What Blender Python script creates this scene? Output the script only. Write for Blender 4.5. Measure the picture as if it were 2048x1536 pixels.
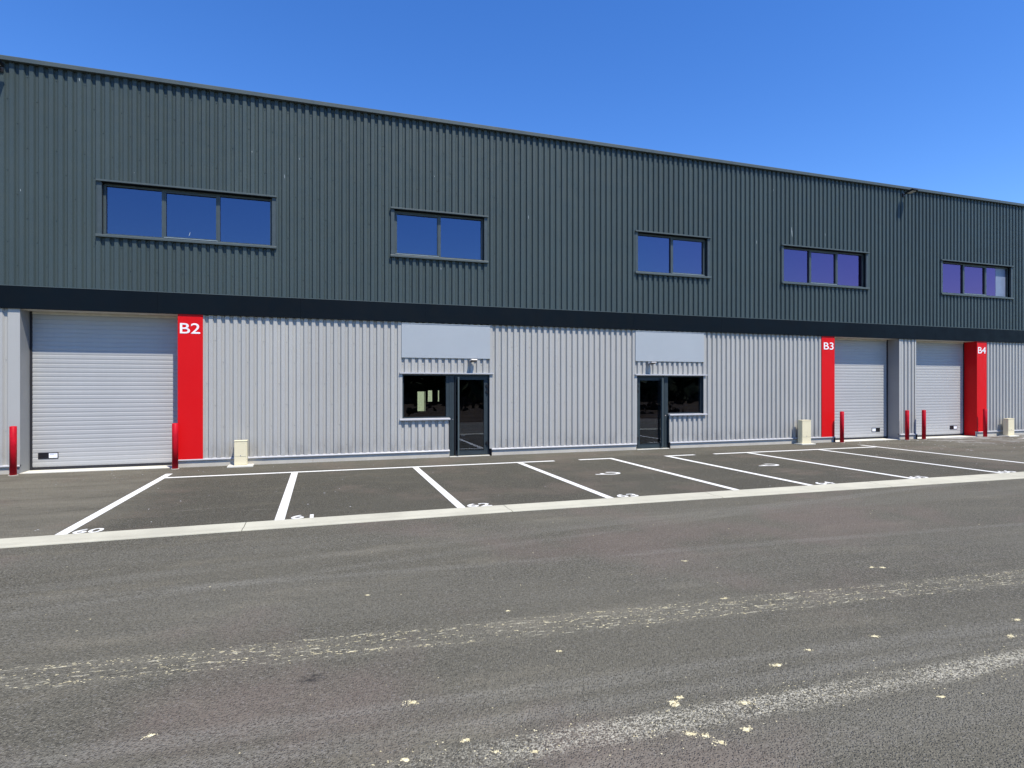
import bpy, bmesh, math, random
from mathutils import Vector, Matrix
random.seed(7)
R = math.radians
sc = bpy.context.scene
for o in list(bpy.data.objects): bpy.data.objects.remove(o)

# ------------------------------------------------------------------ camera
F = 1156.0; TH = math.atan(F / 3526.0); CH = 1.855; D = 14.84
cam = bpy.data.cameras.new('camera'); camo = bpy.data.objects.new('camera', cam)
sc.collection.objects.link(camo); sc.camera = camo
cam.sensor_width = 36.0; cam.lens = F / 2048.0 * 36.0
cam.shift_y = 4.0 / 2048.0
cam.clip_start = 0.05; cam.clip_end = 3000
camo.location = (0, -D, CH); camo.rotation_euler = (R(90), 0, -TH)
sc.render.resolution_x = 1024; sc.render.resolution_y = 768

# ------------------------------------------------------------------ sky, sun, exposure
SUN_EL, SUN_AZ = 59.5, 23.0        # azimuth: degrees to the right of the facade's normal
w = bpy.data.worlds.new('World'); sc.world = w; w.use_nodes = True
nt = w.node_tree; bg = nt.nodes['Background']
sky = nt.nodes.new('ShaderNodeTexSky'); sky.sky_type = 'NISHITA'; sky.sun_disc = False
sky.sun_elevation = R(SUN_EL); sky.altitude = 100; sky.air_density = 1.0; sky.dust_density = 0.0; sky.ozone_density = 4.5
# direction towards the sun
sd = Vector((math.sin(R(SUN_AZ)) * math.cos(R(SUN_EL)), -math.cos(R(SUN_AZ)) * math.cos(R(SUN_EL)), math.sin(R(SUN_EL))))
sky.sun_rotation = math.atan2(sd.x, sd.y)
hs = nt.nodes.new('ShaderNodeHueSaturation'); hs.inputs['Saturation'].default_value = 1.26; hs.inputs['Hue'].default_value = .512
nt.links.new(sky.outputs[0], hs.inputs['Color']); nt.links.new(hs.outputs[0], bg.inputs[0]); bg.inputs[1].default_value = 0.122
sl = bpy.data.lights.new('sun', 'SUN'); sl.energy = 3.3; sl.angle = R(0.53); sl.color = (1.0, 0.935, 0.82)
so = bpy.data.objects.new('sun', sl); sc.collection.objects.link(so)
so.rotation_euler = (-sd).to_track_quat('-Z', 'Y').to_euler(); so.location = (5, -20, 30)
vs = sc.view_settings; vs.view_transform = 'Standard'; vs.look = 'None'; vs.gamma = 1; vs.use_curve_mapping = False; vs.exposure = 0.85

# ------------------------------------------------------------------ material helpers
class NT:
    def __init__(s, name):
        s.m = bpy.data.materials.new(name); s.m.use_nodes = True
        s.t = s.m.node_tree; s.p = s.t.nodes['Principled BSDF']; s.out = s.t.nodes['Material Output']
        s.pos = None
    def n(s, ty, **k):
        nd = s.t.nodes.new(ty)
        for a, b in k.items(): setattr(nd, a, b)
        return nd
    def l(s, a, b): s.t.links.new(a, b)
    def P(s):
        if not s.pos:
            g = s.n('ShaderNodeNewGeometry'); sp = s.n('ShaderNodeSeparateXYZ'); s.l(g.outputs['Position'], sp.inputs[0]); s.pos = (g.outputs['Position'], sp.outputs)
        return s.pos
    def math(s, op, a, b=None, c=None, clamp=False):
        nd = s.n('ShaderNodeMath', operation=op, use_clamp=clamp)
        for i, v in enumerate((a, b, c)):
            if v is None: continue
            if isinstance(v, (int, float)): nd.inputs[i].default_value = v
            else: s.l(v, nd.inputs[i])
        return nd.outputs[0]
    def mul(s, *a): 
        r = a[0]
        for b in a[1:]: r = s.math('MULTIPLY', r, b)
        return r
    def rng(s, v, a, b, c=0.0, d=1.0, smooth=True):
        nd = s.n('ShaderNodeMapRange', interpolation_type='SMOOTHSTEP' if smooth else 'LINEAR')
        s.l(v, nd.inputs[0])
        for i, x in enumerate((a, b, c, d)): nd.inputs[i + 1].default_value = x
        return nd.outputs[0]
    def noise(s, scale, detail=3, rough=.55, vec=None, st=None, dist=0.0):
        nd = s.n('ShaderNodeTexNoise'); nd.inputs['Scale'].default_value = scale; nd.inputs['Detail'].default_value = detail
        nd.inputs['Roughness'].default_value = rough; nd.inputs['Distortion'].default_value = dist
        v = vec if vec is not None else s.P()[0]
        if st:
            mp = s.n('ShaderNodeMapping'); mp.inputs['Scale'].default_value = st
            s.l(v, mp.inputs[0]); v = mp.outputs[0]
        s.l(v, nd.inputs['Vector']); return nd.outputs['Fac']
    def mix(s, f, a, b, mode='MIX'):
        nd = s.n('ShaderNodeMix', data_type='RGBA', blend_type=mode)
        if isinstance(f, (int, float)): nd.inputs[0].default_value = f
        else: s.l(f, nd.inputs[0])
        for i, v in ((6, a), (7, b)):
            if isinstance(v, tuple): nd.inputs[i].default_value = (*v[:3], 1)
            else: s.l(v, nd.inputs[i])
        return nd.outputs[2]
    def bump(s, h, strength, dist):
        b = s.n('ShaderNodeBump'); b.inputs['Strength'].default_value = strength; b.inputs['Distance'].default_value = dist
        s.l(h, b.inputs['Height']); s.l(b.outputs[0], s.p.inputs['Normal'])
    def set(s, col=None, rough=.5, metal=0.0, spec=.5):
        if isinstance(col, tuple): s.p.inputs['Base Color'].default_value = (*col[:3], 1)
        elif col is not None: s.l(col, s.p.inputs['Base Color'])
        if isinstance(rough, (int, float)): s.p.inputs['Roughness'].default_value = rough
        else: s.l(rough, s.p.inputs['Roughness'])
        s.p.inputs['Metallic'].default_value = metal; s.p.inputs['Specular IOR Level'].default_value = spec
        return s.m

def vscale(c, k): return tuple(x * k for x in c)

def painted(name, col, rough=.45, var=.12, metal=0.0, spec=.5, grain=0.0, streak=True, dirt=None, sheet=None):
    """coated sheet metal / paint: slight sheet-to-sheet and streak variation"""
    s = NT(name)
    a = s.noise(.7, 4); 
    f = s.rng(a, .3, .7)
    c = s.mix(f, vscale(col, 1 - var), vscale(col, 1 + var))
    if streak:
        st = s.noise(1.0, 5, .6, st=(14, 14, .35)); f2 = s.rng(st, .35, .75)
        c = s.mix(s.math('MULTIPLY', f2, .35), c, vscale(col, 1 + 2.2 * var))
    if grain:
        g = s.noise(260, 2, .6); c = s.mix(s.rng(g, .3, .7), c, vscale(col, 1 + grain))
    if sheet is not None:     # 1035 mm sheets, each a touch different
        k = s.math('FLOOR', s.math('MULTIPLY', s.math('SUBTRACT', s.P()[1][0], sheet), 1 / 1.035)); wn = s.n('ShaderNodeTexWhiteNoise', noise_dimensions='1D'); s.l(k, wn.inputs['W'])
        c = s.mix(s.math('MULTIPLY', wn.outputs['Value'], .16), c, vscale(col, .55))
    if dirt:
        z = s.P()[1][2]; dz = s.rng(z, dirt[1], dirt[0]); dn = s.noise(5, 5, .65, st=(1, 1, .4))
        c = s.mix(s.mul(dz, s.rng(dn, .35, .7), .5), c, dirt[2])
    r = s.rng(s.noise(3.0, 4), .3, .7, rough - .07, rough + .09)
    s.set(c, r, metal, spec)
    # slight oil-canning of the sheet
    s.bump(s.noise(2.2, 2, st=(1, 1, .5)), .05, .05)
    return s.m

def plain(name, col, rough=.5, metal=0.0, spec=.5, var=.08):
    s = NT(name); c = s.mix(s.rng(s.noise(6, 4), .3, .7), vscale(col, 1 - var), vscale(col, 1 + var))
    return s.set(c, rough, metal, spec)

M = {}
M['dark'] = painted('dark_grey_cladding', (.050, .070, .072), .45, .07, spec=.22, grain=.10, sheet=-6.27)
M['dark_trim'] = painted('dark_grey_flashing', (.068, .088, .090), .45, .06, spec=.3)
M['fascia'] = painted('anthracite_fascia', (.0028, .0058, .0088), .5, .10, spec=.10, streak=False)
M['silver'] = painted('silver_cladding', (.400, .395, .368), .42, .05, metal=.0, spec=.35, grain=.06, dirt=(.17, .75, (.20, .19, .175)), sheet=-2.5)
M['silver_trim'] = painted('silver_flashing', (.44, .44, .45), .40, .05, spec=.4)
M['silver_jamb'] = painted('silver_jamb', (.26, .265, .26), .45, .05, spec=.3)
M['sign'] = painted('sign_panel_paint', (.350, .378, .392), .40, .04, spec=.5, grain=.05, streak=False)
M['door'] = painted('sectional_door_paint', (.385, .388, .380), .44, .06, spec=.45, grain=.05)
M['soffit'] = plain('cream_soffit', (.62, .60, .52), .6)
M['red'] = painted('red_panel', (.60, .006, .008), .42, .06, spec=.15, streak=False, grain=.07)
M['red_post'] = plain('red_post_paint', (.46, .006, .016), .45, spec=.15, var=.15)
M['white'] = plain('white_letter_paint', (.84, .84, .84), .5)
M['frame'] = plain('slate_aluminium_frame', (.030, .042, .048), .42, spec=.3)
M['upframe'] = plain('grey_aluminium_frame', (.055, .073, .078), .42, spec=.3)
M['sash'] = plain('light_sash_edge', (.30, .36, .38), .35)
M['black'] = plain('black_plastic', (.010, .010, .012), .4)
M['rubber'] = plain('rubber_seal', (.014, .014, .018), .6)
M['galv'] = plain('galvanised_metal', (.30, .30, .31), .4, metal=.3)
M['lens'] = plain('lamp_lens', (.55, .55, .52), .15)
M['label'] = plain('white_label', (.82, .84, .88), .35)
M['labelink'] = plain('label_ink', (.32, .38, .50), .5)
M['room'] = plain('shade_dark_interior', (.020, .020, .022), .9, spec=.1)  # near-black colour puts the hall's indoor shade into its surfaces
M['refl'] = plain('pale_reflection_tone', (.17, .21, .30), .35)  # pale tone of a reflection painted over the pane
M['dropping'] = plain('white_smear', (.30, .34, .35), .7)
M['led'] = plain('lock_cylinder', (.75, .62, .58), .25)

def conc(name, col, var=.12, joint=False):
    s = NT(name); a = s.noise(1.3, 6, .6); b = s.noise(70, 3, .6); d = s.noise(7, 5, .7)
    c = s.mix(s.rng(a, .3, .7), vscale(col, 1 - var), vscale(col, 1 + var * .6))
    c = s.mix(s.mul(s.rng(b, .45, .75), .22), c, vscale(col, .6))
    c = s.mix(s.mul(s.rng(d, .55, .75), .35), c, vscale(col, .72))
    s.set(c, .85, 0, .25); s.bump(b, .25, .004); return s.m
M['concrete'] = conc('plinth_concrete', (.50, .47, .40))
M['kerb'] = conc('kerb_concrete', (.50, .48, .375))
M['threshold'] = conc('threshold_concrete', (.66, .64, .55), .08)
M['cabinet'] = conc('cream_cabinet_shell', (.74, .665, .45), .04)

# road paint, worn: tiny aggregate holes
s = NT('road_paint'); b = s.noise(90, 3, .7); d = s.noise(3, 5, .7)
c = s.mix(s.rng(b, .585, .66), (.78, .78, .73), (.25, .245, .235)); c = s.mix(s.mul(s.rng(d, .5, .75), .25), c, (.50, .49, .46))
s.set(c, .75, 0, .2); s.bump(b, .3, .003); M['paint'] = s.m

# ---- asphalt with dust bands that follow the tyre tracks
def asphalt(name, base, kind):
    s = NT(name); pos, xyz = s.P(); X, Y = xyz[0], xyz[1]
    big = s.noise(.22, 5, .6, st=(1, 1.6, 1)); mid = s.noise(1.1, 6, .65, st=(.45, 1.5, 1)); tiny = s.noise(85, 2, .5)
    vor = s.n('ShaderNodeTexVoronoi'); vor.inputs['Scale'].default_value = 88; s.l(pos, vor.inputs['Vector'])
    sep = s.n('ShaderNodeSeparateColor'); s.l(vor.outputs['Color'], sep.inputs[0]); cell = sep.outputs[0]
    c = s.mix(s.rng(cell, 0, 1), vscale(base, .62), vscale(base, 1.45))
    c = s.mix(s.mul(s.rng(vor.outputs['Distance'], .30, .62), .75), c, vscale(base, .30))   # bitumen pits between the stones
    pits = s.noise(52, 3, .65); c = s.mix(s.mul(s.rng(pits, .545, .60), .85), c, vscale(base, .22)); c = s.mix(s.mul(s.rng(pits, .40, .30), .30), c, vscale(base, 1.5))
    c = s.mix(s.mul(s.math('GREATER_THAN', cell, .95), .5), c, (.24, .23, .21))             # pale stones
    c = s.mix(s.mul(s.rng(big, .35, .65), .45), c, vscale(base, .78))
    c = s.mix(s.mul(s.rng(mid, .5, .75), .30), c, vscale((base[0] * 1.05, base[1], base[2] * .95), 1.35))
    def band(a, b, hw, soft):
        d = s.math('ABSOLUTE', s.math('SUBTRACT', Y, s.math('MULTIPLY_ADD', X, b, a)))
        return s.rng(d, hw + soft, hw)
    def streaks(b, sx, sy, lo, hi, det=4):
        # coordinates along / across a track of slope b
        cv = s.n('ShaderNodeCombineXYZ'); s.l(s.math('MULTIPLY', X, sx), cv.inputs[0])
        s.l(s.math('MULTIPLY', s.math('SUBTRACT', Y, s.math('MULTIPLY', X, b)), sy), cv.inputs[1])
        return s.rng(s.noise(1.0, det, .6, vec=cv.outputs[0]), lo, hi)
    if kind == 'road':
        # reddish areas of the aggregate
        rp = s.rng(s.noise(.33, 4, .6, st=(1, .9, 1)), .50, .64)
        c = s.mix(s.mul(rp, .34), c, (base[0] * 1.0, base[1] * .80, base[2] * .90))
        blue = (.28, .268, .225)
        for a, b, hw, k in ((-11.46, -.063, .03, .30), (-11.72, -.052, .02, .30), (-8.93, -.074, .02, .24), (-9.3, -.07, .35, .10),
                            (-8.2, .10, .06, .20), (-8.75, .16, .04, .20), (-9.9, -.07, .12, .10), (-12.35, -.03, .12, .16), (-7.6, -.02, .25, .12)):
            c = s.mix(s.mul(band(a, b, hw, .10), s.rng(pits, .62, .48), streaks(b, .8, 9, .25, .62), k), c, blue)
        # dusty track in the foreground
        t2 = s.mul(band(-12.0, -.040, .045, .10), streaks(-.04, 1.1, 6, .26, .58), s.rng(tiny, .36, .56))
        t2 = s.mul(t2, s.rng(X, -.2, 1.6))
        c = s.mix(s.mul(t2, s.rng(cell, .15, .75), .75), c, (.60, .565, .44))
        # tread marks of pale sand
        t1 = s.mul(band(-10.53, -.080, .15, .05), streaks(-.08, 5.0, 42, .56, .66, 3), s.rng(s.noise(22, 3, .6, st=(.6, 2.2, 1)), .44, .60))
        hz = s.mul(band(-10.53, -.080, .14, .10), streaks(-.08, .9, 6, .3, .6), .13)
        c = s.mix(hz, c, (.33, .305, .23))
        c = s.mix(s.mul(t1, .9), c, (.62, .58, .42))
        # oil spot
        dx = s.math('SUBTRACT', X, -.06); dy = s.math('SUBTRACT', Y, -10.96)
        rr = s.math('SQRT', s.math('ADD', s.mul(dx, dx), s.mul(dy, dy, 2.5)))
        c = s.mix(s.mul(s.rng(rr, .13, .03), s.rng(s.noise(30, 3), .35, .6), .75), c, (.022, .022, .022))
    else:
        # dusty brown apron in front of the left door, along the wall and before the right doors
        n1 = s.noise(.9, 5, .65, st=(.5, 1, 1))
        left = s.rng(s.math('ADD', X, s.math('MULTIPLY', n1, .9)), -1.9, -3.0)
        wall = s.rng(s.math('ADD', Y, s.math('MULTIPLY', n1, .8)), -1.3, -.6)
        right = s.rng(X, 14.8, 16.2)
        ap = s.math('MAXIMUM', left, s.math('MAXIMUM', s.math('MULTIPLY', wall, .45), s.math('MULTIPLY', right, .7)))
        c = s.mix(s.mul(ap, s.rng(mid, .15, .65), .7), c, (.205, .188, .142))
        rp = s.rng(s.noise(.5, 4, .6), .5, .65); c = s.mix(s.mul(rp, .38), c, (base[0] * 1.18, base[1] * 1.0, base[2] * 1.05))
        sm = s.rng(s.noise(2.0, 6, .7, st=(.35, 2.6, 1)), .58, .72); c = s.mix(s.mul(sm, .5), c, (.23, .215, .175))
        sk = s.rng(s.noise(2.4, 6, .7, st=(.4, 2.4, 1), dist=.4), .57, .68); c = s.mix(s.mul(sk, .40), c, vscale(base, .55))
        # plaster dust before the right-hand doors
        pd = s.mul(s.rng(X, 18.5, 21.0), s.rng(Y, -2.6, -.6), s.rng(s.noise(1.6, 6, .7, st=(.6, 1.6, 1)), .44, .64))
        c = s.mix(s.mul(pd, .75), c, (.46, .45, .43))
    s.set(c, .88, 0, .22)
    h = s.math('ADD', s.math('MULTIPLY', tiny, .6), s.math('MULTIPLY', s.rng(vor.outputs['Distance'], .6, 0.0), 1.0))
    s.bump(h, 1.0, .009)
    return s.m
M['road'] = asphalt('road_asphalt', (.200, .186, .140), 'road')
M['park'] = asphalt('parking_asphalt', (.142, .132, .098), 'park')

s = NT('dry_field'); a = s.noise(.5, 6, .7); b = s.noise(3, 6, .7)
c = s.mix(s.rng(a, .3, .7), (.030, .018, .012), (.085, .060, .034)); c = s.mix(s.mul(s.rng(b, .5, .7), .5), c, (.11, .085, .05))
sY = s.P()[1][1]
c = s.mix(s.rng(sY, 20, 26), c, (.46, .47, .26))
s.set(c, .95, 0, .1); s.bump(b, .8, .12); M['field'] = s.m
s = NT('tree_foliage'); a = s.noise(1.2, 3); M['tree'] = s.set(s.mix(s.rng(a, .3, .7), (.012, .020, .008), (.035, .045, .016)), .8, 0, .1)
s = NT('sand'); a = s.noise(50, 3); M['sand'] = s.set(s.mix(s.rng(a, .3, .7), (.50, .43, .24), (.78, .71, .47)), .95, 0, .1)
s = NT('gravel'); a = s.noise(40, 3); M['grit'] = s.set(s.mix(s.rng(a, .3, .7), (.30, .30, .29), (.62, .62, .60)), .9, 0, .1)

def glass(name, tint0, tint1, r0, trans):
    """double glazing: angle-dependent coated reflection over a tinted see-through pane"""
    s = NT(name); s.t.nodes.remove(s.p)
    tr = s.n('ShaderNodeBsdfTransparent'); tr.inputs[0].default_value = (*trans, 1)
    gl = s.n('ShaderNodeBsdfGlossy'); gl.inputs['Roughness'].default_value = 0.0
    lw = s.n('ShaderNodeLayerWeight'); lw.inputs[0].default_value = .5
    f = s.rng(lw.outputs['Facing'], .08, .40)
    cc = s.mix(f, tint0, tint1); s.l(cc, gl.inputs[0])
    nz = s.noise(.9, 2); bp = s.n('ShaderNodeBump'); bp.inputs['Strength'].default_value = .03; bp.inputs['Distance'].default_value = .02
    s.l(nz, bp.inputs['Height']); s.l(bp.outputs[0], gl.inputs['Normal'])
    fr = s.n('ShaderNodeFresnel'); fr.inputs[0].default_value = 1.45
    fac = s.math('ADD', fr.outputs[0], r0, clamp=True)
    mx = s.n('ShaderNodeMixShader'); s.l(fac, mx.inputs[0]); s.l(tr.outputs[0], mx.inputs[1]); s.l(gl.outputs[0], mx.inputs[2])
    s.l(mx.outputs[0], s.out.inputs[0]); return s.m
M['upglass'] = glass('coated_window_glass', (.27, .32, .46), (.42, .23, .47), .36, (.25, .27, .30))
M['glass'] = glass('clear_door_glass', (.80, .85, 1.0), (.80, .85, 1.0), .06, (.72, .76, .74))

# ------------------------------------------------------------------ mesh + object helpers
C = sc.collection
class MB:
    def __init__(s): s.v = []; s.f = []; s.mi = []; s.i = 0
    def add(s, vs, fs):
        k = len(s.v); s.v += [tuple(v) for v in vs]; s.f += [tuple(k + a for a in f) for f in fs]; s.mi += [s.i] * len(fs); return s
    def box(s, x0, x1, y0, y1, z0, z1, bev=0.0):
        if bev > 0:
            bm = bmesh.new(); bmesh.ops.create_cube(bm, size=1)
            for v in bm.verts: v.co = Vector(((x0 + x1) / 2 + v.co.x * (x1 - x0), (y0 + y1) / 2 + v.co.y * (y1 - y0), (z0 + z1) / 2 + v.co.z * (z1 - z0)))
            bmesh.ops.bevel(bm, geom=list(bm.edges), offset=bev, segments=2, affect='EDGES', profile=.6)
            s.bm(bm); return s
        return s.add([(x0, y0, z0), (x1, y0, z0), (x1, y1, z0), (x0, y1, z0), (x0, y0, z1), (x1, y0, z1), (x1, y1, z1), (x0, y1, z1)],
              [(0, 3, 2, 1), (4, 5, 6, 7), (0, 1, 5, 4), (1, 2, 6, 5), (2, 3, 7, 6), (3, 0, 4, 7)])
    def bm(s, bm, mat=None):
        if mat: bm.transform(mat)
        bm.verts.ensure_lookup_table(); bm.verts.index_update()
        s.add([v.co[:] for v in bm.verts], [tuple(v.index for v in f.verts) for f in bm.faces]); bm.free(); return s
    def quad(s, a, b, c, d): return s.add([a, b, c, d], [(0, 1, 2, 3)])
    def extx(s, prof, x0, x1, close=False):
        """profile of (y,z) points swept along x (open sheet)"""
        n = len(prof); vs = [(x0, y, z) for y, z in prof] + [(x1, y, z) for y, z in prof]
        return s.add(vs, [(i, i + n, i + n + 1, i + 1) for i in range(n - 1)])
    def cyl(s, cx, cy, z0, z1, r, n=20, axis='z', cap=True, dome=0):
        vs = []; rings = [(z0, r), (z1 - dome, r)]
        if dome: rings += [(z1 - dome * .4, r * .85), (z1, r * .4)]
        for z, rr in rings:
            for k in range(n):
                a = 2 * math.pi * k / n; vs.append((cx + rr * math.cos(a), cy + rr * math.sin(a), z))
        fs = []
        for q in range(len(rings) - 1):
            for k in range(n): fs.append((q * n + k, q * n + (k + 1) % n, (q + 1) * n + (k + 1) % n, (q + 1) * n + k))
        if cap: fs.append(tuple(range((len(rings) - 1) * n, len(rings) * n))); fs.append(tuple(reversed(range(n))))
        if axis == 'y': vs = [(x, zz, y) for x, y, zz in vs]   # swap so the axis lies along y (cx, cz given as cx, cy)
        return s.add(vs, fs)
    def build(s, name, mat, parent=None, smooth=False, loc=None):
        me = bpy.data.meshes.new(name); vs = s.v
        if loc is not None: vs = [(a - loc[0], b - loc[1], c - loc[2]) for a, b, c in vs]
        me.from_pydata(vs, [], s.f); me.validate()
        for m in (mat if isinstance(mat, (list, tuple)) else [mat]): me.materials.append(m)
        for p, i in zip(me.polygons, s.mi): p.material_index = i; p.use_smooth = smooth
        me.update(); o = bpy.data.objects.new(name, me); C.objects.link(o)
        if loc is not None: o.location = loc
        if parent: 
            o.parent = parent
            if loc is None: o.matrix_parent_inverse = Matrix.Translation(-parent_world(parent))
            else: o.location = Vector(loc) - parent_world(parent)
        return o
def parent_world(p):
    v = Vector((0, 0, 0))
    while p is not None:
        v += p.location + (p.matrix_parent_inverse.translation if p.parent else Vector((0, 0, 0))); p = p.parent
    return v
def tag(o, label=None, cat=None, group=None, kind=None):
    for k, v in (('label', label), ('category', cat), ('group', group), ('kind', kind)):
        if v: o[k] = v
    return o
def thing(name, loc, label, cat, group=None):
    o = bpy.data.objects.new(name, None); C.objects.link(o); o.location = loc; o.empty_display_size = .2
    return tag(o, label, cat, group)
def copy_tree(o, off, parent=None):
    c = o.copy(); C.objects.link(c)
    if parent is None: c.location = o.location + Vector(off)
    else: c.parent = parent
    for ch in [k for k in bpy.data.objects if k.parent == o]: copy_tree(ch, off, c)
    return c
def struct(o): o['kind'] = 'structure'; return o

def text_mb(mb, txt, x0, x1, y0, y1, to3, thick=0.0, bold=.012, flip=False):
    """lettering fitted to the rectangle (x0..x1, y0..y1) of a plane; to3 maps (u,v,w) to 3D, w = towards the viewer"""
    cu = bpy.data.curves.new('txt', 'FONT'); cu.body = txt; cu.size = 1; cu.offset = bold; cu.extrude = .05 if thick else 0; cu.resolution_u = 6
    ob = bpy.data.objects.new('txt', cu); C.objects.link(ob); bpy.context.view_layer.update()
    me = bpy.data.meshes.new_from_object(ob.evaluated_get(bpy.context.evaluated_depsgraph_get()))
    xs = [v.co.x for v in me.vertices]; ys = [v.co.y for v in me.vertices]
    a, b, c_, d = min(xs), max(xs), min(ys), max(ys)
    vs = [to3(x0 + (v.co.x - a) / (b - a) * (x1 - x0), y0 + (v.co.y - c_) / (d - c_) * (y1 - y0), v.co.z / .05 * thick) for v in me.vertices]
    mb.add(vs, [tuple(p.vertices) for p in me.polygons])
    bpy.data.objects.remove(ob); bpy.data.curves.remove(cu); bpy.data.meshes.remove(me)

# ------------------------------------------------------------------ ground, road, kerb
XL, XR = -70.0, 110.0
g = MB(); g.quad((-700, -700, -.06), (700, -700, -.06), (700, 700, -.06), (-700, 700, -.06)); struct(g.build('ground', M['field']))
def kb(x): return -6.27 if x < 3 else -6.27 - (x - 3) * .0148
def kf(x): return -6.745 if x < 3 else -6.745 - (x - 3) * .0262
m = MB(); m.add([(XL, -6.5, 0), (3, -6.5, 0), (XR, -8.75, 0), (XR, .3, 0), (3, .3, 0), (XL, .3, 0)], [(0, 1, 4, 5), (1, 2, 3, 4)]); struct(m.build('parking_area', M['park']))
m = MB(); m.add([(XL, -13.7, 0), (3, -13.7, 0), (XR, -15.2, 0), (XR, -8.75, 0), (3, -6.5, 0), (XL, -6.5, 0)], [(0, 1, 4, 5), (1, 2, 3, 4)]); struct(m.build('road', M['road']))
m = MB()
xs = [-2.8 - .98 - 3.64 * k + 2.8 for k in range(18, 0, -1)] + [-.98 + 3.64 * k for k in range(0, 29)]
for a, b in zip(xs, xs[1:]):
    a += .004; b -= .004; n = 2
    for q in range(n):
        p, r = a + (b - a) * q / n, a + (b - a) * (q + 1) / n
        def pr(x):
            Y0, Y1 = kb(x), kf(x); W = Y0 - Y1
            return [(x, Y0, 0), (x, Y0 - .004, .010), (x, Y0 - .05, .015), (x, Y0 - W * .55, .006), (x, Y1 + .05, .015), (x, Y1 + .004, .011), (x, Y1, 0)]
        A, B = pr(p), pr(r); nn = len(A)
        m.add(A + B, [(i, i + 1, i + 1 + nn, i + nn) for i in range(nn - 1)])
tag(struct(m.build('kerb', M['kerb'])), 'flush pale concrete drainage kerb between parking bays and road')

# ---- painted lines, bay numbers, symbols
m = MB(); ZP = .004; LW = .065
def strip(x0, y0, x1, y1, hw=LW):
    d = Vector((x1 - x0, y1 - y0)).normalized(); n = Vector((-d.y, d.x)) * hw
    m.quad((x0 + n.x, y0 + n.y, ZP), (x0 - n.x, y0 - n.y, ZP), (x1 - n.x, y1 - n.y, ZP), (x1 + n.x, y1 + n.y, ZP))
BY = -1.58
for x, y1 in ((-3.10, -1.0), (-.565, BY - .066), (2.01, BY - .066), (4.52, BY - .066), (7.01, BY - .066), (8.66, BY - .066), (11.22, BY - .066), (13.74, BY - .066), (16.05, -1.02)):
    strip(x, kb(x) + .01, x if x > -3 else -3.07, y1)
for a, b in ((-3.01, 5.45), (6.12, 7.07), (8.60, 9.52), (10.14, 15.98)): strip(a, BY, b, BY)
strip(23.6, -6.4, 23.6, -1.0)
struct(m.build('parking_lines', M['paint']))
m = MB()
for t, x, wd in (('60', -3.00, .32), ('61', -.42, .30), ('62', 2.12, .38), ('63', 4.70, .38), ('64', 8.90, .38), ('65', 11.30, .38), ('66', 13.85, .38)):
    yb = kb(x) + .02
    text_mb(m, t, x, x + wd, yb, yb + .235, lambda u, v, w_: (u, v, ZP + .001), bold=.018)
struct(m.build('bay_numbers', M['paint']))
m = MB()
for cx in (5.80, 9.98):
    cy = -3.83; n = 26; pts = []
    for k in range(n + 1):
        a = R(-200 + 300 * k / n); pts.append((cx + .23 * math.cos(a), cy + .17 * math.sin(a), cx + .15 * math.cos(a), cy + .095 * math.sin(a)))
    for p, q in zip(pts, pts[1:]): m.quad((p[0], p[1], ZP), (q[0], q[1], ZP), (q[2], q[3], ZP), (p[2], p[3], ZP))
    m.quad((cx - .37, cy - .03, ZP + .001), (cx - .37, cy - .10, ZP + .001), (cx - .05, cy - .15, ZP + .001), (cx - .05, cy - .09, ZP + .001))
struct(m.build('wheelchair_bay_symbols', M['paint']))

# ---- sand crumbs and lumps on the road
def lump(mb, x, y, r, h, n=7, ang=0, el=1.0):
    vs = [(x, y, h)]; 
    for ring, (k, z) in enumerate(((.6, h * .75), (1.0, .001))):
        for i in range(n):
            a = 2 * math.pi * i / n; rr = r * k * random.uniform(.65, 1.25)
            px, py = rr * el * math.cos(a), rr * math.sin(a)
            vs.append((x + px * math.cos(ang) - py * math.sin(ang), y + px * math.sin(ang) + py * math.cos(ang), z * random.uniform(.8, 1.1) if z > .002 else z))
    fs = [(0, 1 + i, 1 + (i + 1) % n) for i in range(n)] + [(1 + i, 1 + n + i, 1 + n + (i + 1) % n, 1 + (i + 1) % n) for i in range(n)]
    mb.add(vs, fs)
m = MB()
crumbs = [(2.02, -11.88), (1.95, -11.94), (1.95, -11.91), (2.35, -12.05), (1.93, -12.25), (1.03, -12.09), (0.39, -11.95), (0.5, -11.44), (3.51, -12.36), (4.85, -11.92), (5.24, -11.73), (3.89, -11.61), (3.25, -11.63), (2.87, -11.74), (1.45, -10.3), (-0.87, -11.33), (0.71, -11.89), (0.83, -12.03), (1.97, -12.32), (1.87, -12.21), (2.18, -12.27), (1.57, -11.1), (3.34, -10.62), (5.44, -10.41), (5.34, -10.37), (3.65, -9.59), (.38, -9.57)]
for cx, cy in crumbs:
    big = random.random(); an = random.uniform(-.5, .3)
    for k in range(int(16 + 60 * big)):
        u, v = random.gauss(0, .010 + .015 * big), random.gauss(0, .006 + .008 * big)
        r = random.choice((.0016, .002, .0025, .003, .0045)) * (1.5 if abs(u) < .02 and abs(v) < .01 else 1)
        lump(m, cx + u * math.cos(an) - v * math.sin(an), cy + u * math.sin(an) + v * math.cos(an), r, r * .55, 5, random.uniform(0, 3.14), random.uniform(1, 1.9))
    for k in range(int(1 + 3 * big)):
        lump(m, cx + random.gauss(0, .008), cy + random.gauss(0, .005), random.uniform(.006, .011), random.uniform(.004, .007), 9, random.uniform(-.4, .4), random.uniform(1.1, 1.8))
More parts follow.
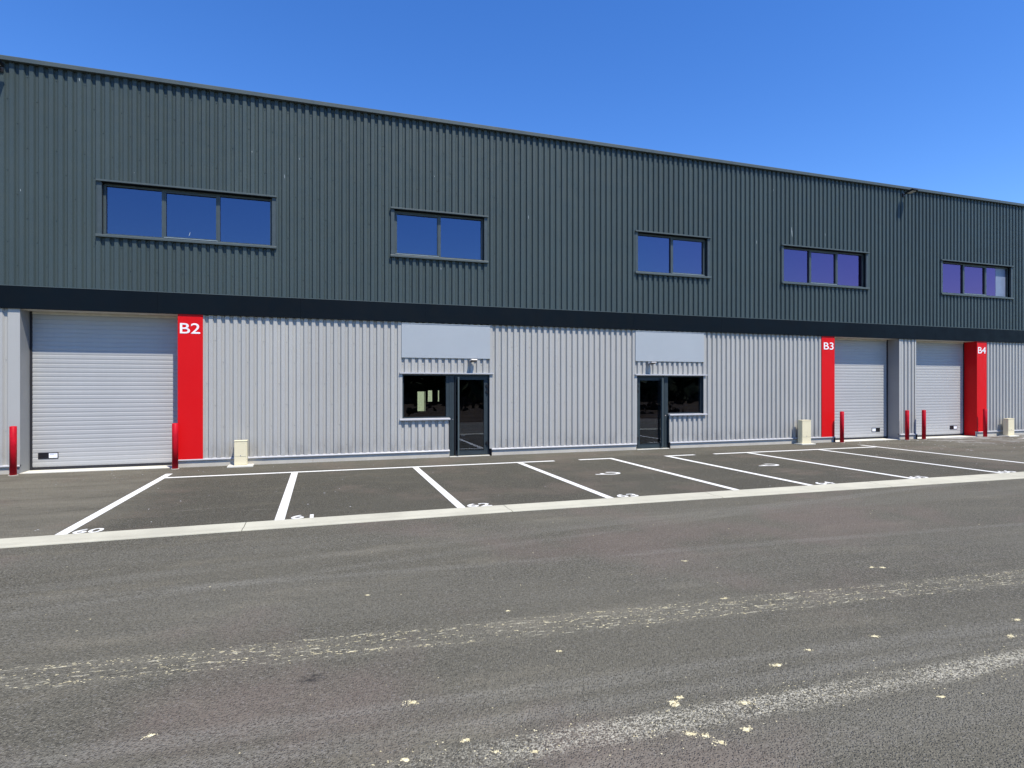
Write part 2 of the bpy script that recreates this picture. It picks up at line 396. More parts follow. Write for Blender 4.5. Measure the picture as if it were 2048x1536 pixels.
for k in range(420):          # stray crumbs over the carriageway
    x = random.uniform(-4, 14); y = random.uniform(-12.9, -7.0)
    r = random.choice((.002, .003, .003, .004, .006)) * random.uniform(.7, 1.2); lump(m, x, y, r, r * .6, 5, random.uniform(0, 3), random.uniform(1, 1.8))
for k in range(1100):         # crumbs along the dusty track
    x = random.uniform(.2, 8); y = -12.0 - .04 * x + random.gauss(0, .10); r = random.choice((.0014, .0018, .0022, .003, .0045)); lump(m, x, y, r, r * .6, 5, random.uniform(0, 3), 1.4)
for k in range(4200):         # tread-mark crumbs laid down in thin lines
    x = random.uniform(-2.4, 10); lane = random.choice((-.15, -.12, -.08, -.045, 0, .045, .085, .12, .15)) + random.gauss(0, .009)
    y = -10.53 - .08 * x + lane
    if math.sin(x * 3.1 + lane * 50) + random.uniform(-1, 1) < -.1: continue
    if math.sin(x * 1.7 + 2.6) + random.uniform(-1, 1) < -1.1: continue
    r = random.uniform(.0015, .0048); lump(m, x, y, r, r * .35, 5, R(-4.5), random.uniform(1.5, 4.0))
tag(m.build('sand_crumbs', M['sand']), 'pale yellow sand crumbs scattered along tyre tracks on the road', 'sand', kind='stuff')
m = MB()
for k in range(150):
    x = random.uniform(-5, 22); y = random.uniform(-6.2, -.3); r = random.uniform(.004, .011); lump(m, x, y, r, r * .5, 5, random.uniform(0, 3), random.uniform(1, 2.2))
for k in range(90):
    x = random.uniform(16, 23.5); y = random.uniform(-3.5, -.2); r = random.uniform(.008, .025); lump(m, x, y, r, r * .25, 6, random.uniform(0, 3), random.uniform(1, 3))
tag(m.build('loose_grit', M['grit']), 'loose pale grit lying on the parking bays near the doors', 'grit', kind='stuff')

# ------------------------------------------------------------------ building
ZF0, ZF1, ZR = 3.49, 3.97, 8.765       # fascia bottom / top, roof edge
BX0, BX1, BD = -24.0, 46.0, 24.0
PITCH = .1725
bld = thing('warehouse', (10, 0, 0), 'long two-tone metal clad warehouse, dark grey above silver, with red numbered door panels', 'building')

def clad(mb, x0, x1, z0, z1, phase, screws=True, yo=0.0):
    """trapezoidal sheet: flat rib at y=yo, valley 44 mm deeper. phase = x of a left-facing slope's centre"""
    DEP = .044
    prof = [(-.013, DEP), (.011, 0), (.088, 0), (.114, DEP)]   # left slope, flat, right slope; rest valley
    k0 = int(math.floor((x0 - phase) / PITCH)) - 1; k1 = int(math.ceil((x1 - phase) / PITCH)) + 1
    pts = []
    for k in range(k0, k1 + 1):
        for a, b in prof: pts.append((phase + k * PITCH + a, b + yo))
    def yat(x):
        for (a, ya), (b, yb) in zip(pts, pts[1:]):
            if a <= x <= b: return ya + (yb - ya) * (x - a) / (b - a)
    line = [(x0, yat(x0))] + [p for p in pts if x0 + 1e-4 < p[0] < x1 - 1e-4] + [(x1, yat(x1))]
    n = len(line); vs = [(x, y, z0) for x, y in line] + [(x, y, z1) for x, y in line]
    mb.add(vs, [(i, i + 1, i + 1 + n, i + n) for i in range(n - 1)])
    if screws:
        r = 0
        zz = .42
        while zz < z1 - .05:
            if zz > z0 + .05:
                for k in range(k0, k1 + 1):
                    if (k + r) % 3 == 0:
                        x = phase + k * PITCH - .034
                        if x0 + .02 < x < x1 - .02: mb.cyl(x, zz, yo + DEP - .008, yo + DEP + .0, .0115, 6, axis='y')
            zz += .5; r += 1

# upper windows: (x0, x1, number of lights, index of opening sash)
wins = [(-4.60, -1.14, 3, 1), (1.73, 4.09, 2, 0), (8.72, 11.12, 2, 1), (14.0, 17.47, 3, 1), (21.07, 24.66, 3, 1)]
WZ0, WZ1 = 5.175, 6.34
PH_U = -6.271; PH_L = -2.501
m = MB(); xx = BX0; Z1 = 8.70
for a, b, n, si in wins:
    a -= .09; b += .09
    clad(m, xx, a, ZF1, Z1, PH_U); clad(m, a, b, ZF1, WZ0 - .05, PH_U); clad(m, a, b, WZ1 + .03, Z1, PH_U); xx = b
clad(m, xx, BX1, ZF1, Z1, PH_U)
m.i = 1
for x, z, l in ((-4.955, 8.50, .07), (-.538, 7.33, .05), (-.853, 6.87, .09), (-1.567, 7.37, .04), (14.35, 6.79, .32), (13.6, 8.07, .05), (5.38, 6.45, .10), (2.70, 7.28, .04), (-6.13, 5.99, .05), (-4.0, 6.6, .015),
             (15.69, 6.82, .10), (12.92, 6.36, .11), (23.19, 4.88, .05), (2.9, 4.9, .06)):
    k = round((x - PH_U - .05) / PITCH); xc = PH_U + k * PITCH + .05 + random.uniform(-.02, .02); ww = .004 + l * .02
    pts = []
    for q in range(6):
        t = q / 5; ws = ww * (math.sin(t * 2.6 + .4) * .9 + random.uniform(.0, .35)); pts.append((xc + .3 * l * (t - .5) * random.uniform(.2, .5), z + l * (.5 - t), ws))
    for p, q in zip(pts, pts[1:]): m.quad((p[0] - p[2], -.0025, p[1]), (q[0] - q[2], -.0025, q[1]), (q[0] + q[2], -.0025, q[1]), (p[0] + p[2], -.0025, p[1]))
m.build('upper_cladding', [M['dark'], M['dropping']], bld)

# openings in the lower wall
DY = .44
doors = [(-6.07, -3.12), (16.07, 18.97), (19.77, 22.79)]
m = MB(); CZ0 = .185
clad(m, BX0, -6.27, CZ0, ZF0 + .03, PH_L)
clad(m, -2.61, 1.86, CZ0, ZF0 + .03, PH_L)
clad(m, 1.86, 3.15, CZ0, .985, PH_L); clad(m, 1.86, 4.31, 2.19, ZF0 + .03, PH_L)
clad(m, 4.31, 8.60, CZ0, ZF0 + .03, PH_L)
clad(m, 8.60, 11.05, 2.19, ZF0 + .03, PH_L); clad(m, 9.78, 11.05, CZ0, .985, PH_L)
clad(m, 11.05, 15.53, CZ0, ZF0 + .03, PH_L)
clad(m, 19.05, 19.71, CZ0, ZF0 + .03, PH_L)
clad(m, 23.30, BX1, CZ0, ZF0 + .03, PH_L)
m.build('lower_cladding', M['silver'], bld)

# inner leaf behind the cladding, with openings, floors, roof, side and back walls (dark hall)
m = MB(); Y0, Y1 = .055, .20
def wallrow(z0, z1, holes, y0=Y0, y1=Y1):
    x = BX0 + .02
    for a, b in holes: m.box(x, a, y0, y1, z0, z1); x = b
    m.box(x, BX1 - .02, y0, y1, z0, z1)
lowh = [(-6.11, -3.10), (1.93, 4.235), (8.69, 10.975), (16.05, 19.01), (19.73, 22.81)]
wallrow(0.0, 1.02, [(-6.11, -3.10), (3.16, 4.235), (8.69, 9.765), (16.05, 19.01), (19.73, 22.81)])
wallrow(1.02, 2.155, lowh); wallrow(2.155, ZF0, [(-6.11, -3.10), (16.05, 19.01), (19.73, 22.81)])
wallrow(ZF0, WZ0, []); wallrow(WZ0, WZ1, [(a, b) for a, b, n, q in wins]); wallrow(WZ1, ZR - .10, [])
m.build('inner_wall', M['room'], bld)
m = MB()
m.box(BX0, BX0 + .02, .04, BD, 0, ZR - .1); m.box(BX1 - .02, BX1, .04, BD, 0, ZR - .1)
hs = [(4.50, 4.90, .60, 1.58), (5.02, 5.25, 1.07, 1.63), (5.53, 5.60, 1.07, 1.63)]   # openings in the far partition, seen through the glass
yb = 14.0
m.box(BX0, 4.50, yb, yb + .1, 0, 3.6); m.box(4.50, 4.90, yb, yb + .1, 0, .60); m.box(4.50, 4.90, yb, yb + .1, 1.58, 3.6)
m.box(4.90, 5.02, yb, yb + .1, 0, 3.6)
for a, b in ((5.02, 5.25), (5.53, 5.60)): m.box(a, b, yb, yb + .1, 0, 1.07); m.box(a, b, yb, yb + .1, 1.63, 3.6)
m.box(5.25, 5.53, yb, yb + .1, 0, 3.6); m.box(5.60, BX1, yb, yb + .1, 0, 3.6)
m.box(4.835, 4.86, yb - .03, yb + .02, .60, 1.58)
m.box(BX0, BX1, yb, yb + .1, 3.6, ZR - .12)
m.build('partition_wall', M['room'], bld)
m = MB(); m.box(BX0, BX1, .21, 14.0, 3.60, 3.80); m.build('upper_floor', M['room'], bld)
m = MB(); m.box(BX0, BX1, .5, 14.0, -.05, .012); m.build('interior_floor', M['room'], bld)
m = MB(); m.box(BX0, BX1, .30, 14.3, ZR - .10, ZR - .04); m.build('roof', M['dark_trim'], bld)
m = MB()      # parapet capping with folded front and slight fall, in 3 m lengths
x = BX0 - .05
while x < BX1:
    x2 = min(x + 3.0, BX1 + .05)
    m.extx([(-.062, ZR - .098), (-.075, ZR - .092), (-.075, ZR - .012), (-.066, ZR), (.34, ZR - .02), (.34, ZR - .12)], x, x2 - .004)
    m.add([(x2 - .035, -.0775, ZR - .094), (x2 + .03, -.0775, ZR - .094), (x2 + .03, -.0775, ZR - .008), (x2 - .035, -.0775, ZR - .008)], [(0, 1, 2, 3)])
    x = x2
m.box(BX0, BX1, -.055, .33, ZR - .094, ZR - .075)
m.build('roof_edge_capping', M['dark_trim'], bld)
# fascia band
m = MB(); x = BX0 - .66
while x < BX1:
    x2 = min(x + 3.02, BX1 + .05)
    m.box(x + .0015, x2 - .0015, -.050, .034, ZF0, ZF1 - .012); x = x2
m.build('fascia', M['fascia'], bld)
m = MB(); m.box(BX0, BX1, -.056, .030, ZF1 - .010, ZF1 + .004); m.build('fascia_top_flashing', M['dark_trim'], bld)

# plinth + drip flashing
segs = [(BX0, -6.07), (-3.12, 3.15), (4.29, 8.67), (9.79, 16.07), (18.97, 19.77), (22.79, BX1)]
for a, b in segs:
    m = MB(); x = a
    while x < b - .01:
        x2 = min(x + 2.9, b)
        if b - x2 < .5: x2 = b
        m.box(x + .002, x2 - .002, .004, .30, -.02, .150); x = x2
    m.build('plinth', M['concrete'], bld)
for a, b in segs:
    m = MB()
    m.extx([(.04, .150), (-.030, .150), (-.036, .156), (-.036, .172), (-.030, .180), (.034, .198)], a, b)
    for e in (a, b): m.add([(e, .04, .150), (e, -.036, .150), (e, -.036, .18), (e, .04, .198)], [(0, 1, 2, 3)])
    m.build('drip_flashing', M['silver_trim'], bld)
for e, sg in ((4.29, -1), (16.07, 1), (19.77, 1), (9.79, -1)): MB().box(min(e, e + sg * .022), max(e, e + sg * .022), -.034, .05, 0, .178).build('flashing_end_piece', M['black'], bld)

# smooth corner trims and jambs
for a, b, y, z0, z1 in ((-6.27, -6.072, -.004, .185, ZF0 + .02), (18.972, 19.05, -.004, .185, ZF0), (19.71, 19.768, -.004, .185, ZF0), (4.235, 4.31, -.005, .185, 2.165), (8.60, 8.69, -.005, .185, 2.165),
        (1.86, 1.93, -.005, 1.02, 2.165), (10.975, 11.05, -.005, 1.02, 2.165), (1.868, 1.905, -.003, 2.21, ZF0), (4.25, 4.31, -.003, 2.21, ZF0), (8.60, 8.63, -.003, 2.21, ZF0), (10.975, 11.05, -.003, 2.21, ZF0)):
    MB().box(a, b, y, .03, z0, z1).build('corner_trim', M['silver'], bld)
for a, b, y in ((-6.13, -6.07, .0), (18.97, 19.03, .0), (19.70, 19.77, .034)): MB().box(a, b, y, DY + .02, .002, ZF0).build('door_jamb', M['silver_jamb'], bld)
for a, b in doors: MB().box(a, b, .036, DY + .10, ZF0 - .004, ZF0 + .02).build('door_soffit', M['soffit'], bld)
# concrete thresholds
for a, b, y, z in [(a, b, .60, .012) for a, b in doors] + [(3.16, 4.235, .5, .014), (8.69, 9.765, .5, .014)]: MB().box(a, b, -.03, y, -.03, z).build('threshold', M['threshold'], bld)

# ---- sectional doors
def sectional_door(x0, x1, px, flip, hidden_rail_left):
    d = MB(); prof = []; z = .075; step = .0985; k = 0
    prof.append((DY + .03, z)); prof.append((DY + .001, z + .0005))
    while z < ZF0 - .05:
        z2 = min(z + step, ZF0 - .004); dp = .006 if k % 5 else .010
        # each slat leans very slightly, with a ledge that catches the sun below it
        prof += [(DY - .006, z + .034), (DY - .006, z2 - .010), (DY + .001, z2 - .001)]
        z = z2; k += 1
    d.extx(prof, x0 + .045, x1 - .045)
    o = d.build('sectional_door', M['door'], bld)
    for a, b in ((x0 + .002, x0 + .043), (x1 - .043, x1 - .002)):
        MB().box(a, b, DY - .022, DY + .06, .012, ZF0 - .005).build('guide_rail', M['rubber'], o)
    r = MB(); r.box(x0 + .046, x1 - .046, DY - .008, DY + .03, .016, .070); r.build('bottom_seal', M['rubber'], o)
    r = MB(); r.box(x0 + .046, x1 - .046, DY - .020, DY - .009, ZF0 - .06, ZF0 - .008); r.build('top_seal', M['soffit'], o)
    f = MB(); z0, z1 = .252, .388; hw = .185
    ft = .010; y = DY - .016
    f.box(px - hw, px + hw, y, DY + .004, z0, z0 + .014); f.box(px - hw, px + hw, y, DY + .004, z1 - .012, z1)
    f.box(px - hw, px - hw + .012, y, DY + .004, z0 + .014, z1 - .012); f.box(px + hw - .012, px + hw, y, DY + .004, z0 + .014, z1 - .012)
    f.box(px - .008, px + .008, y, DY + .004, z0 + .014, z1 - .012)
    s_ = -1 if flip else 1
    f.box(min(px - s_ * .008, px - s_ * (hw - .012)), max(px - s_ * .008, px - s_ * (hw - .012)), DY - .009, DY + .004, z0 + .014, z1 - .012)
    f.box(min(px - s_ * .008, px - s_ * (hw - .012)), max(px - s_ * .008, px - s_ * (hw - .012)), DY - .014, DY - .0095, z0 + .014, z0 + .030)
    ho = f.build('lift_handle_recess', M['black'], o)
    l = MB(); a, b = sorted((px + s_ * .012, px + s_ * (hw - .016))); l.box(a, b, DY - .014, DY - .009, z0 + .018, z1 - .016); l.i = 1
    l.quad((a + .018, DY - .0146, z1 - .045), (a + .095, DY - .0146, z1 - .045), (a + .095, DY - .0146, z1 - .027), (a + .018, DY - .0146, z1 - .027))
    l.quad((b - .055, DY - .0146, z1 - .042), (b - .018, DY - .0146, z1 - .042), (b - .018, DY - .0146, z1 - .030), (b - .055, DY - .0146, z1 - .030))
    l.build('label_plate', [M['label'], M['labelink']], o)
    return o
d1 = sectional_door(-6.07, -3.12, -5.735, False, True); d1['label'] = 'silver ribbed sectional door left of the red B2 panel'
d2 = sectional_door(16.07, 18.97, 18.42, True, False); d2['label'] = 'silver ribbed sectional door right of the red B3 panel'
d3 = sectional_door(19.77, 22.79, 22.24, False, False); d3['label'] = 'silver ribbed sectional door left of the red B4 panel'

# ---- red panels with numbers
def red_panel(x0, x1, side, txt, tx0, tx1):
    p = MB(); y0 = -.022
    p.box(x0, x1, y0, .035, .182, ZF0 - .0 if False else ZF0 + .0)
    if side == 'L': p.box(x0, x0 + .03, .036, DY + .02, .004, ZF0 - .002)
    else: p.box(x1 - .03, x1, .036, DY + .02, .004, ZF0 - .002)
    o = p.build('red_corner_panel', M['red'], bld); o['label'] = 'smooth red corner panel lettered ' + txt
    l = MB(); text_mb(l, txt, tx0, tx1, 3.052, 3.288, lambda u, v, w_: (u, y0 - .003 - w_, v), thick=.002, bold=.006)
    l.build('lettering', M['white'], o)
    return o
red_panel(-3.12, -2.61, 'L', 'B2', -3.075, -2.665)
red_panel(15.53, 16.07, 'R', 'B3', 15.61, 16.02)
red_panel(22.79, 23.30, 'L', 'B4', 22.84, 23.25)

# ---- sign boards above the entrances
for a, b in ((1.908, 4.246), (8.632, 10.972)):
    p = MB(); p.box(a, b, -.024, .0, 2.578, 3.455, .003); p.box(a, b, -.034, -.024, 3.448, 3.462)
    o = p.build('blank_sign_board', M['sign'], bld)
    o['label'] = 'blank pale blue sign board above the %s entrance' % ('left' if a < 5 else 'right')

# ---- upper windows
for wi, (a, b, n, si) in enumerate(wins):
    f = MB(); yA = .100; fw = .06; yG = .148
    # reveal
    f.box(a - .085, a, -.004, .15, WZ0 - .02, WZ1); f.box(b, b + .085, -.004, .15, WZ0 - .02, WZ1)
    f.box(a, b, .02, .15, WZ0 - .03, WZ0 + .01)
    # aluminium frame
    zb, zt = WZ0 + .010, WZ1 - .012; 
    f.box(a, b, yA, .175, zb, zb + .045); f.box(a, b, yA, .175, zt - .045, zt)
    f.box(a, a + .05, yA, .175, zb + .045, zt - .045); f.box(b - .05, b, yA, .175, zb + .045, zt - .045)
    wdt = (b - a - .10); mull = .055; lw = (wdt - (n - 1) * mull) / n; spans = []
    for k in range(n):
        x0 = a + .05 + k * (lw + mull); spans.append((x0, x0 + lw))
        if k: f.box(x0 - mull, x0, yA, .175, zb + .045, zt - .045)
    for k in range(n * 2):
        xk = a + .2 + (b - a - .4) * k / (n * 2 - 1); f.box(xk - .02, xk + .02, yA - .006, yA, zb + .012, zb + .02)
    o = f.build('window', M['upframe'], bld)
    o['label'] = ['wide three-pane upper window above the B2 panel', 'two-pane upper window above the left entrance', 'two-pane upper window above the right entrance',
                  'three-pane upper window above the B3 panel', 'three-pane upper window nearest the B4 panel'][wi]
    MB().box(a, b, -.020, .15, WZ1 - .0115, WZ1 - .0025).build('darkened_head_reveal', M['fascia'], o)  # near-black colour paints in the shade under the window head
    h = MB(); h.box(a - .10, b + .10, -.050, .02, WZ1 - .002, WZ1 + .036, .004); h.build('head_flashing', M['dark_trim'], o)
    h = MB(); h.extx([(.03, WZ0 - .055), (-.048, WZ0 - .055), (-.052, WZ0 - .05), (-.052, WZ0 - .008), (-.046, WZ0 + .002), (.085, WZ0 + .020)], a - .10, b + .10)
    for e in (a - .10, b + .10): h.add([(e, .03, WZ0 - .055), (e, -.05, WZ0 - .055), (e, -.052, WZ0 - .006), (e, .03, WZ0 + .008)], [(0, 1, 2, 3)])
    h.build('sill', M['dark_trim'], o)
    for k, (x0, x1) in enumerate(spans):
        if k == si:
            q = MB(); t = .028; q.box(x0, x1, yA + .004, .15, zb + .047, zb + .047 + t); q.box(x0, x1, yA + .004, .15, zt - .047 - t, zt - .047)
            q.box(x0, x0 + t, yA + .004, .15, zb + .075, zt - .075); q.box(x1 - t, x1, yA + .004, .15, zb + .075, zt - .075)
            q.i = 1; q.box(x0 - .01, x1 + .01, yA - .010, yA - .001, zb + .040, zb + .052)
            q.build('opening_sash', [M['upframe'], M['sash']], o)
        g = MB(); g.box(x0 + .001, x1 - .001, yG, yG + .024, zb + .046, zt - .046); g.build('pane', M['upglass'], o)
    # pale sheet on the last window paints a reflection onto the glass
    if wi == 4:
        q = MB(); q.box(spans[2][0] + .56, spans[2][1] - .03, yG - .003, yG - .001, WZ0 + .06, WZ1 - .06); q.build('painted_reflection', M['refl'], o)
    if wi == 0:
        q = MB(); x = spans[1][0] + .48; q.quad((x, yG - .002, 5.31), (x + .02, yG - .002, 5.33), (x + .035, yG - .002, 5.41), (x + .018, yG - .002, 5.38)); q.build('smear', M['dropping'], o)

# ---- ground-floor entrances
def entrance(x0, x1, door_left):
    zt = 2.155; yA = .075; fr = M['frame']
    if door_left: dx0, dx1, wx0, wx1 = x0, x0 + 1.075, x0 + 1.075, x1
    else: dx0, dx1, wx0, wx1 = x1 - 1.075, x1, x0, x1 - 1.075
    # ------- fixed window
    f = MB(); zb = 1.02; t = .032
    f.box(wx0, wx1, yA, .175, zb, zb + t); f.box(wx0, wx1, yA, .175, zt - .03, zt)
    if door_left: f.box(wx1 - .045, wx1, yA, .175, zb + t, zt - .03); f.box(wx0, wx0 + .012, yA, .175, zb + t, zt - .03)
    else: f.box(wx0, wx0 + .045, yA, .175, zb + t, zt - .03); f.box(wx1 - .085, wx1, yA, .175, zb + t, zt - .03)
    if door_left: f.box(x1 - .004, x1 + .0, -.002, yA, 1.02, zt)
    o = f.build('entrance_window', fr, bld)
    o['label'] = 'square dark window %s the glass door' % ('right of' if door_left else 'left of')
    g = MB(); g.box(wx0 + .013, wx1 - .046, .115, .139, zb + t, zt - .03) if not door_left else g.box(wx0 + .013, wx1 - .046, .115, .139, zb + t, zt - .03)
    g.build('pane', M['glass'], o)
    s_ = MB(); a, b = wx0 - (.0 if door_left else .07), wx1 + (.10 if door_left else .0)
    if door_left: a = wx0 + .0
    s_.extx([(.035, .975), (-.055, .975), (-.060, .98), (-.060, 1.008), (-.052, 1.016), (.08, 1.026)], a, b)
    for e in (a, b): s_.add([(e, .035, .975), (e, -.06, .975), (e, -.06, 1.012), (e, .035, 1.02)], [(0, 1, 2, 3)])
    s_.build('sill', M['silver_trim'], o)
    # ------- door set
    f = MB(); sign = 1 if not door_left else -1     # hinge side: +1 = right
    pl = .135                                        # wide fixed post on the lock side
    lx0, lx1 = (dx0 + pl, dx1 - .045) if not door_left else (dx0 + .045, dx1 - pl)
    if not door_left: f.box(dx0, dx0 + pl - .012, yA - .01, .17, .014, zt); f.box(dx1 - .045, dx1, yA, .17, .014, zt); f.box(dx0 + .055, dx0 + .060, yA - .013, yA - .01, .02, zt - .005)
    else: f.box(dx1 - pl + .012, dx1, yA - .01, .17, .014, zt); f.box(dx0, dx0 + .045, yA, .17, .014, zt); f.box(dx1 - .060, dx1 - .055, yA - .013, yA - .01, .02, zt - .005)
    f.box(lx0 - .012, lx1, yA, .17, zt - .05, zt)
    d = f.build('entrance_door', fr, bld); d['label'] = 'dark framed glass entrance door %s' % ('hinged on its left' if door_left else 'hinged on its right')
    L = MB(); st = .062; a, b = lx0 + .006, lx1 - .004; yL = yA - .006; zb0 = .030; zt0 = zt - .055
    st = .040; hl = .085; sa, sb = (st, hl) if not door_left else (hl, st)
    L.i = 0 if door_left else 1; L.box(a, a + sa, yL, .145, zb0, zt0); L.i = 1 if door_left else 0; L.box(b - sb, b, yL, .145, zb0, zt0); L.i = 0
    L.box(a + sa, b - sb, yL, .145, zb0, zb0 + .115); L.box(a + sa, b - sb, yL, .145, zt0 - .08, zt0)
    L.box(a + sa - .001, b - sb + .001, yL - .008, yL - .001, zb0 + .117, zb0 + .128)
    L.build('door_leaf', [fr, M['black']], d)
    g = MB(); g.box(a + sa, b - sb, .085, .109, zb0 + .115, zt0 - .08); g.build('pane', M['glass'], d)
    bx = a + .085 if not door_left else b - .085
    h = MB(); h.box(bx - .02, bx + .02, yL - .10, yL - .075, .05, 2.09, .003); h.box(bx - .012, bx + .012, yL - .075, yL - .0, .07, .10); h.box(bx - .012, bx + .012, yL - .075, yL, 2.04, 2.07); h.box(bx - .008, bx + .008, yL - .0755, yL - .001, .10, 2.04)
    h.build('pull_bar', M['dark_trim'], d)
    for z in (1.86, 1.70, .33):
        hx = b + .002 if not door_left else a - .002
        h = MB(); h.cyl(hx, yL - .022, z - .05, z + .05, .020, 10); h.box(hx - .05, hx - .012, yL - .020, yL - .001, z - .022, z + .022); h.box(hx + .012, hx + .045, yL - .018, yL - .001, z - .03, z + .03); h.build('hinge', M['black'], d)
    px = dx0 + .09 if not door_left else dx1 - .085
    h = MB(); h.cyl(px, .98, yA - .022, yA - .0105, .012, 10, axis='y'); h.build('lock_cylinder', M['galv'] if not door_left else M['led'], d)
    # head flashing over both
    h = MB(); h.box(x0 - .072, x1 + .105, -.055, .036, zt + .012, zt + .046, .004); h.box(x0, x1, .0, .16, zt, zt + .012)
    h.build('head_flashing', M['silver_trim'], bld)
    # reveal lining
    ex = wx1 if not door_left else wx0 - .012
    for q in ((x0 - .004, x0, -.004, .17, 1.0 if not door_left else .18, zt), (x1, x1 + .004, -.004, .17, .18 if not door_left else 1.0, zt),
              (ex, ex + .012, -.002, yA - .012, .18, .975)): MB().box(*q).build('opening_lining', M['frame'], o)
entrance(1.93, 4.235, False)
entrance(8.69, 10.975, True)

# ------------------------------------------------------------------ floodlights under the roof edge
def roof_lamp(x, y, z, label):
    t = thing('floodlight', (x, 0, z), label, 'floodlight', 'floodlights under the roof edge')
    b = MB(); b.box(x - .05, x + .05, -.03, .0, z - .10, z + .02, .004); b.box(x - .012, x + .012, -.16, -.03, z - .05, z - .02); b.build('bracket', M['black'], t)
    h = MB(); bm = bmesh.new(); bmesh.ops.create_cube(bm, size=1)
    for v in bm.verts: v.co = Vector((v.co.x * (.27 if v.co.z > 0 else .24), v.co.y * (.33 if v.co.z < 0 else .29), v.co.z * .055))
    bmesh.ops.bevel(bm, geom=list(bm.edges), offset=.008, segments=2, affect='EDGES')
    mt = Matrix.Translation((x, -.30, z - .01)) @ Matrix.Rotation(R(-9), 4, 'X'); h.bm(bm, mt)
    for k in range(7):
        bm = bmesh.new(); bmesh.ops.create_cube(bm, size=1)
        for v in bm.verts: v.co = Vector((v.co.x * .004 - .09 + k * .03, v.co.y * .20, v.co.z * .02 + .037))
        h.bm(bm, mt)
    h.build('lamp_housing', M['black'], t)
    g = MB(); bm = bmesh.new(); bmesh.ops.create_cube(bm, size=1)
    for v in bm.verts: v.co = Vector((v.co.x * .17, v.co.y * .20, v.co.z * .006 - .030))
    g.bm(bm, mt); g.build('lens', M['lens'], t)
roof_lamp(19.16, 0, 8.53, 'black floodlight under the roof edge above the gap between two upper windows, at the right')
roof_lamp(-6.40, 0, 8.53, 'black floodlight under the roof edge, cut off by the left edge of the photo')

def wall_lamp(x, z, label):
    t = thing('wall_light', (x, 0, z), label, 'wall light', 'small floodlights over the entrances')
    b = MB(); b.box(x - .085, x - .025, -.05, .0, z - .045, z + .035, .004); b.cyl(x - .055, -.06, z - .09, z - .035, .022, 10); b.box(x - .03, x + .03, -.07, -.045, z - .01, z + .01); b.build('bracket', M['galv'], t, )
    mt = Matrix.Translation((x, -.145, z + .012)) @ Matrix.Rotation(R(-14), 4, 'X')
    h = MB(); bm = bmesh.new(); bmesh.ops.create_cube(bm, size=1)
    for v in bm.verts: v.co = Vector((v.co.x * (.15 if v.co.z > 0 else .17), v.co.y * (.19 if v.co.z < 0 else .16), v.co.z * .035))
    bmesh.ops.bevel(bm, geom=list(bm.edges), offset=.006, segments=2, affect='EDGES'); h.bm(bm, mt); h.build('lamp_housing', M['galv'], t)
    g = MB(); bm = bmesh.new(); bmesh.ops.create_cube(bm, size=1)
    for v in bm.verts: v.co = Vector((v.co.x * .14, v.co.y * .15, v.co.z * .006 - .019))
    g.bm(bm, mt); g.build('lens', M['black'], t)
wall_lamp(3.76, 2.51, 'small silver floodlight on the wall over the left glass entrance')
wall_lamp(9.12, 2.51, 'small silver floodlight on the wall over the right glass entrance')

# ------------------------------------------------------------------ bollards
t0 = thing('bollard', (-6.09, -.24, 0), 'red steel bollard left of the left-hand sectional door', 'bollard', 'red bollards beside the sectional doors')
b = MB(); b.cyl(0, 0, -.02, 1.025, .062, 24, dome=.012); o = b.build('post', M['red_post'], None, smooth=False, loc=None); o.parent = t0
for p in o.data.polygons: p.use_smooth = len(p.vertices) == 4
b = MB(); b.cyl(0, 0, -.02, .012, .085, 20); o = b.build('base_collar', M['concrete']); o.parent = t0
for x, y, lab in ((-3.13, -.22, 'red steel bollard at the foot of the B2 panel'), (16.13, -.25, 'red steel bollard just right of the B3 panel'),
               (19.02, -.25, 'red steel bollard before the silver pillar between two sectional doors, left of its neighbour'),
               (19.82, -.24, 'red steel bollard at the left edge of the door beside the B4 panel'), (22.88, -.24, 'red steel bollard at the foot of the B4 panel')):
    c = copy_tree(t0, (x + 6.09, y + .24, 0)); c['label'] = lab

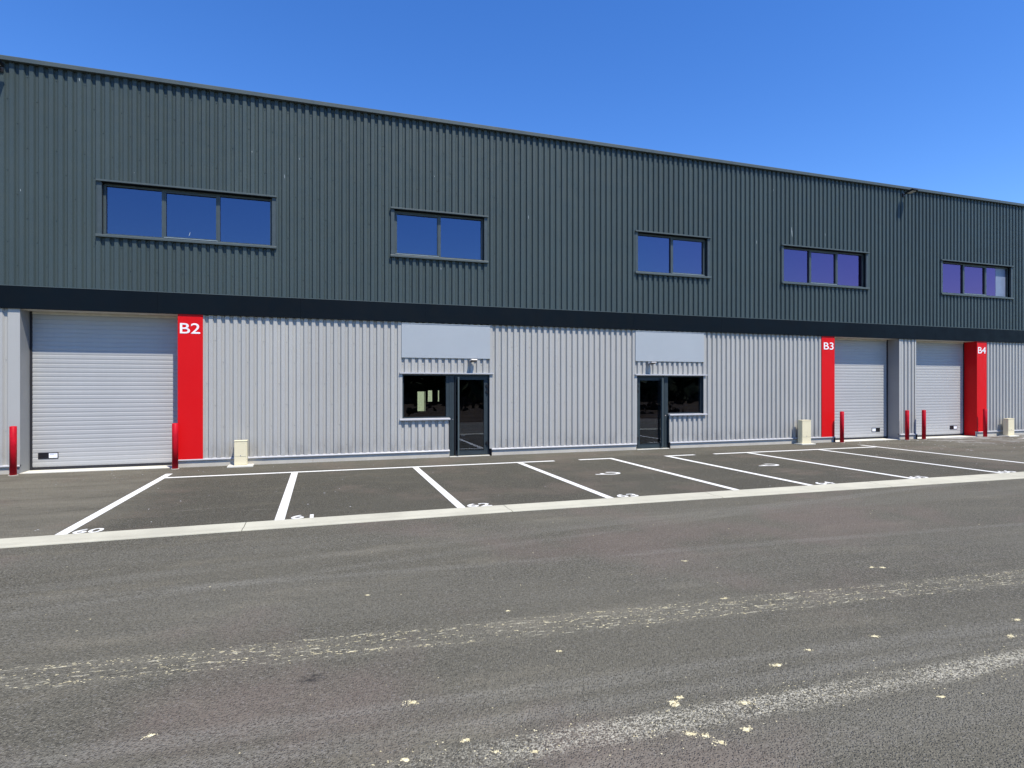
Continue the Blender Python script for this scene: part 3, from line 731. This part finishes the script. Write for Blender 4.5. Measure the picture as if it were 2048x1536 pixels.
# ------------------------------------------------------------------ utility cabinets
def cabinet(x0, x1, yf, h, label, zdoor):
    xc = (x0 + x1) / 2; yb = yf + .17
    t = thing('utility_cabinet', (xc, (yf + yb) / 2, 0), label, 'utility cabinet', 'cream utility cabinets along the wall')
    b = MB(); b.box(xc - .27, xc + .27, yf - .10, yb + .08, -.01, .030, .006); b.build('base_slab', M['threshold'], t)
    b = MB(); b.box(x0, x1, yf, yb, .030, h - .022, .005); b.build('shell', M['cabinet'], t)
    b = MB(); b.box(x0 - .006, x1 + .006, yf - .010, yb + .006, h - .021, h, .005); b.build('lid', M['cabinet'], t)
    b = MB(); b.box(x0 + .012, x1 - .012, yf - .006, yf - .0005, zdoor, h - .035, .002); b.build('door', M['cabinet'], t)
    b = MB(); b.box(x0 + .012, x1 - .012, yf - .004, yf - .0005, .05, zdoor - .012, .0015)
    b.build('lower_panel', M['cabinet'], t)
    b = MB(); b.cyl(xc, zdoor + .022, yf - .010, yf - .0062, .011, 12, axis='y'); b.build('lock', M['galv'], t)
cabinet(-1.925, -1.655, -.27, .60, 'short cream utility cabinet before the silver wall right of the B2 panel', .235)
cabinet(14.44, 14.80, -.30, .77, 'tall cream utility cabinet before the silver wall left of the B3 panel', .24)
cabinet(24.0, 24.34, -.30, .655, 'cream utility cabinet right of the B4 panel', .22)

# ------------------------------------------------------------------ far side of the site (seen only as reflections)
m = MB(); rt = random.Random(5)
for k in range(700):
    x = rt.uniform(-60, 110); y = rt.uniform(-50, -17); hh = rt.uniform(.15, .7) * (1 if y > -30 else 1.6)
    for q in range(7):
        p = Vector((x + rt.gauss(0, .45), y + rt.gauss(0, .4), rt.uniform(0, hh))); u = Vector((rt.uniform(-.3, .3), rt.uniform(-.15, .15), 0)); v = Vector((rt.gauss(0, .06), rt.gauss(0, .06), rt.uniform(.12, .35)))
        m.add([p - u, p + u, p + u * .4 + v, p - u * .5 + v], [(0, 1, 2, 3)])
tag(m.build('dry_scrub', M['field']), 'dry brown scrub of the field mirrored in the entrance glass', 'scrub', kind='stuff')
m = MB(); rt = random.Random(3)
for k in range(9000):
    x = rt.uniform(-160, 260); hmax = 4.4 + 1.2 * math.sin(x * .11) + .7 * math.sin(x * .37 + 1) ; z = rt.uniform(-.2, 1) ** 1 * hmax; y = -52 + rt.uniform(-4, 4)
    s_ = rt.uniform(.5, 1.1); a = Vector((rt.gauss(0, 1), rt.gauss(0, 1), rt.gauss(0, 1))).normalized(); u = a.orthogonal().normalized() * s_; v = a.cross(u)
    p = Vector((x, y, max(z, .3))); m.add([p - u - v * .6, p + u * .7 - v, p + u + v * .8, p - u * .6 + v], [(0, 1, 2, 3)])
for k in range(210):
    x = -160 + 2 * k; hh = 3.6 + 1.1 * math.sin(x * .11) + .6 * math.sin(x * .37 + 1); m.box(x, x + 2.0, -57 - .02 * (k % 2), -53, 0, hh)
tag(m.build('tree_belt', M['tree']), 'dark belt of trees mirrored in the entrance glass', 'trees', kind='stuff')
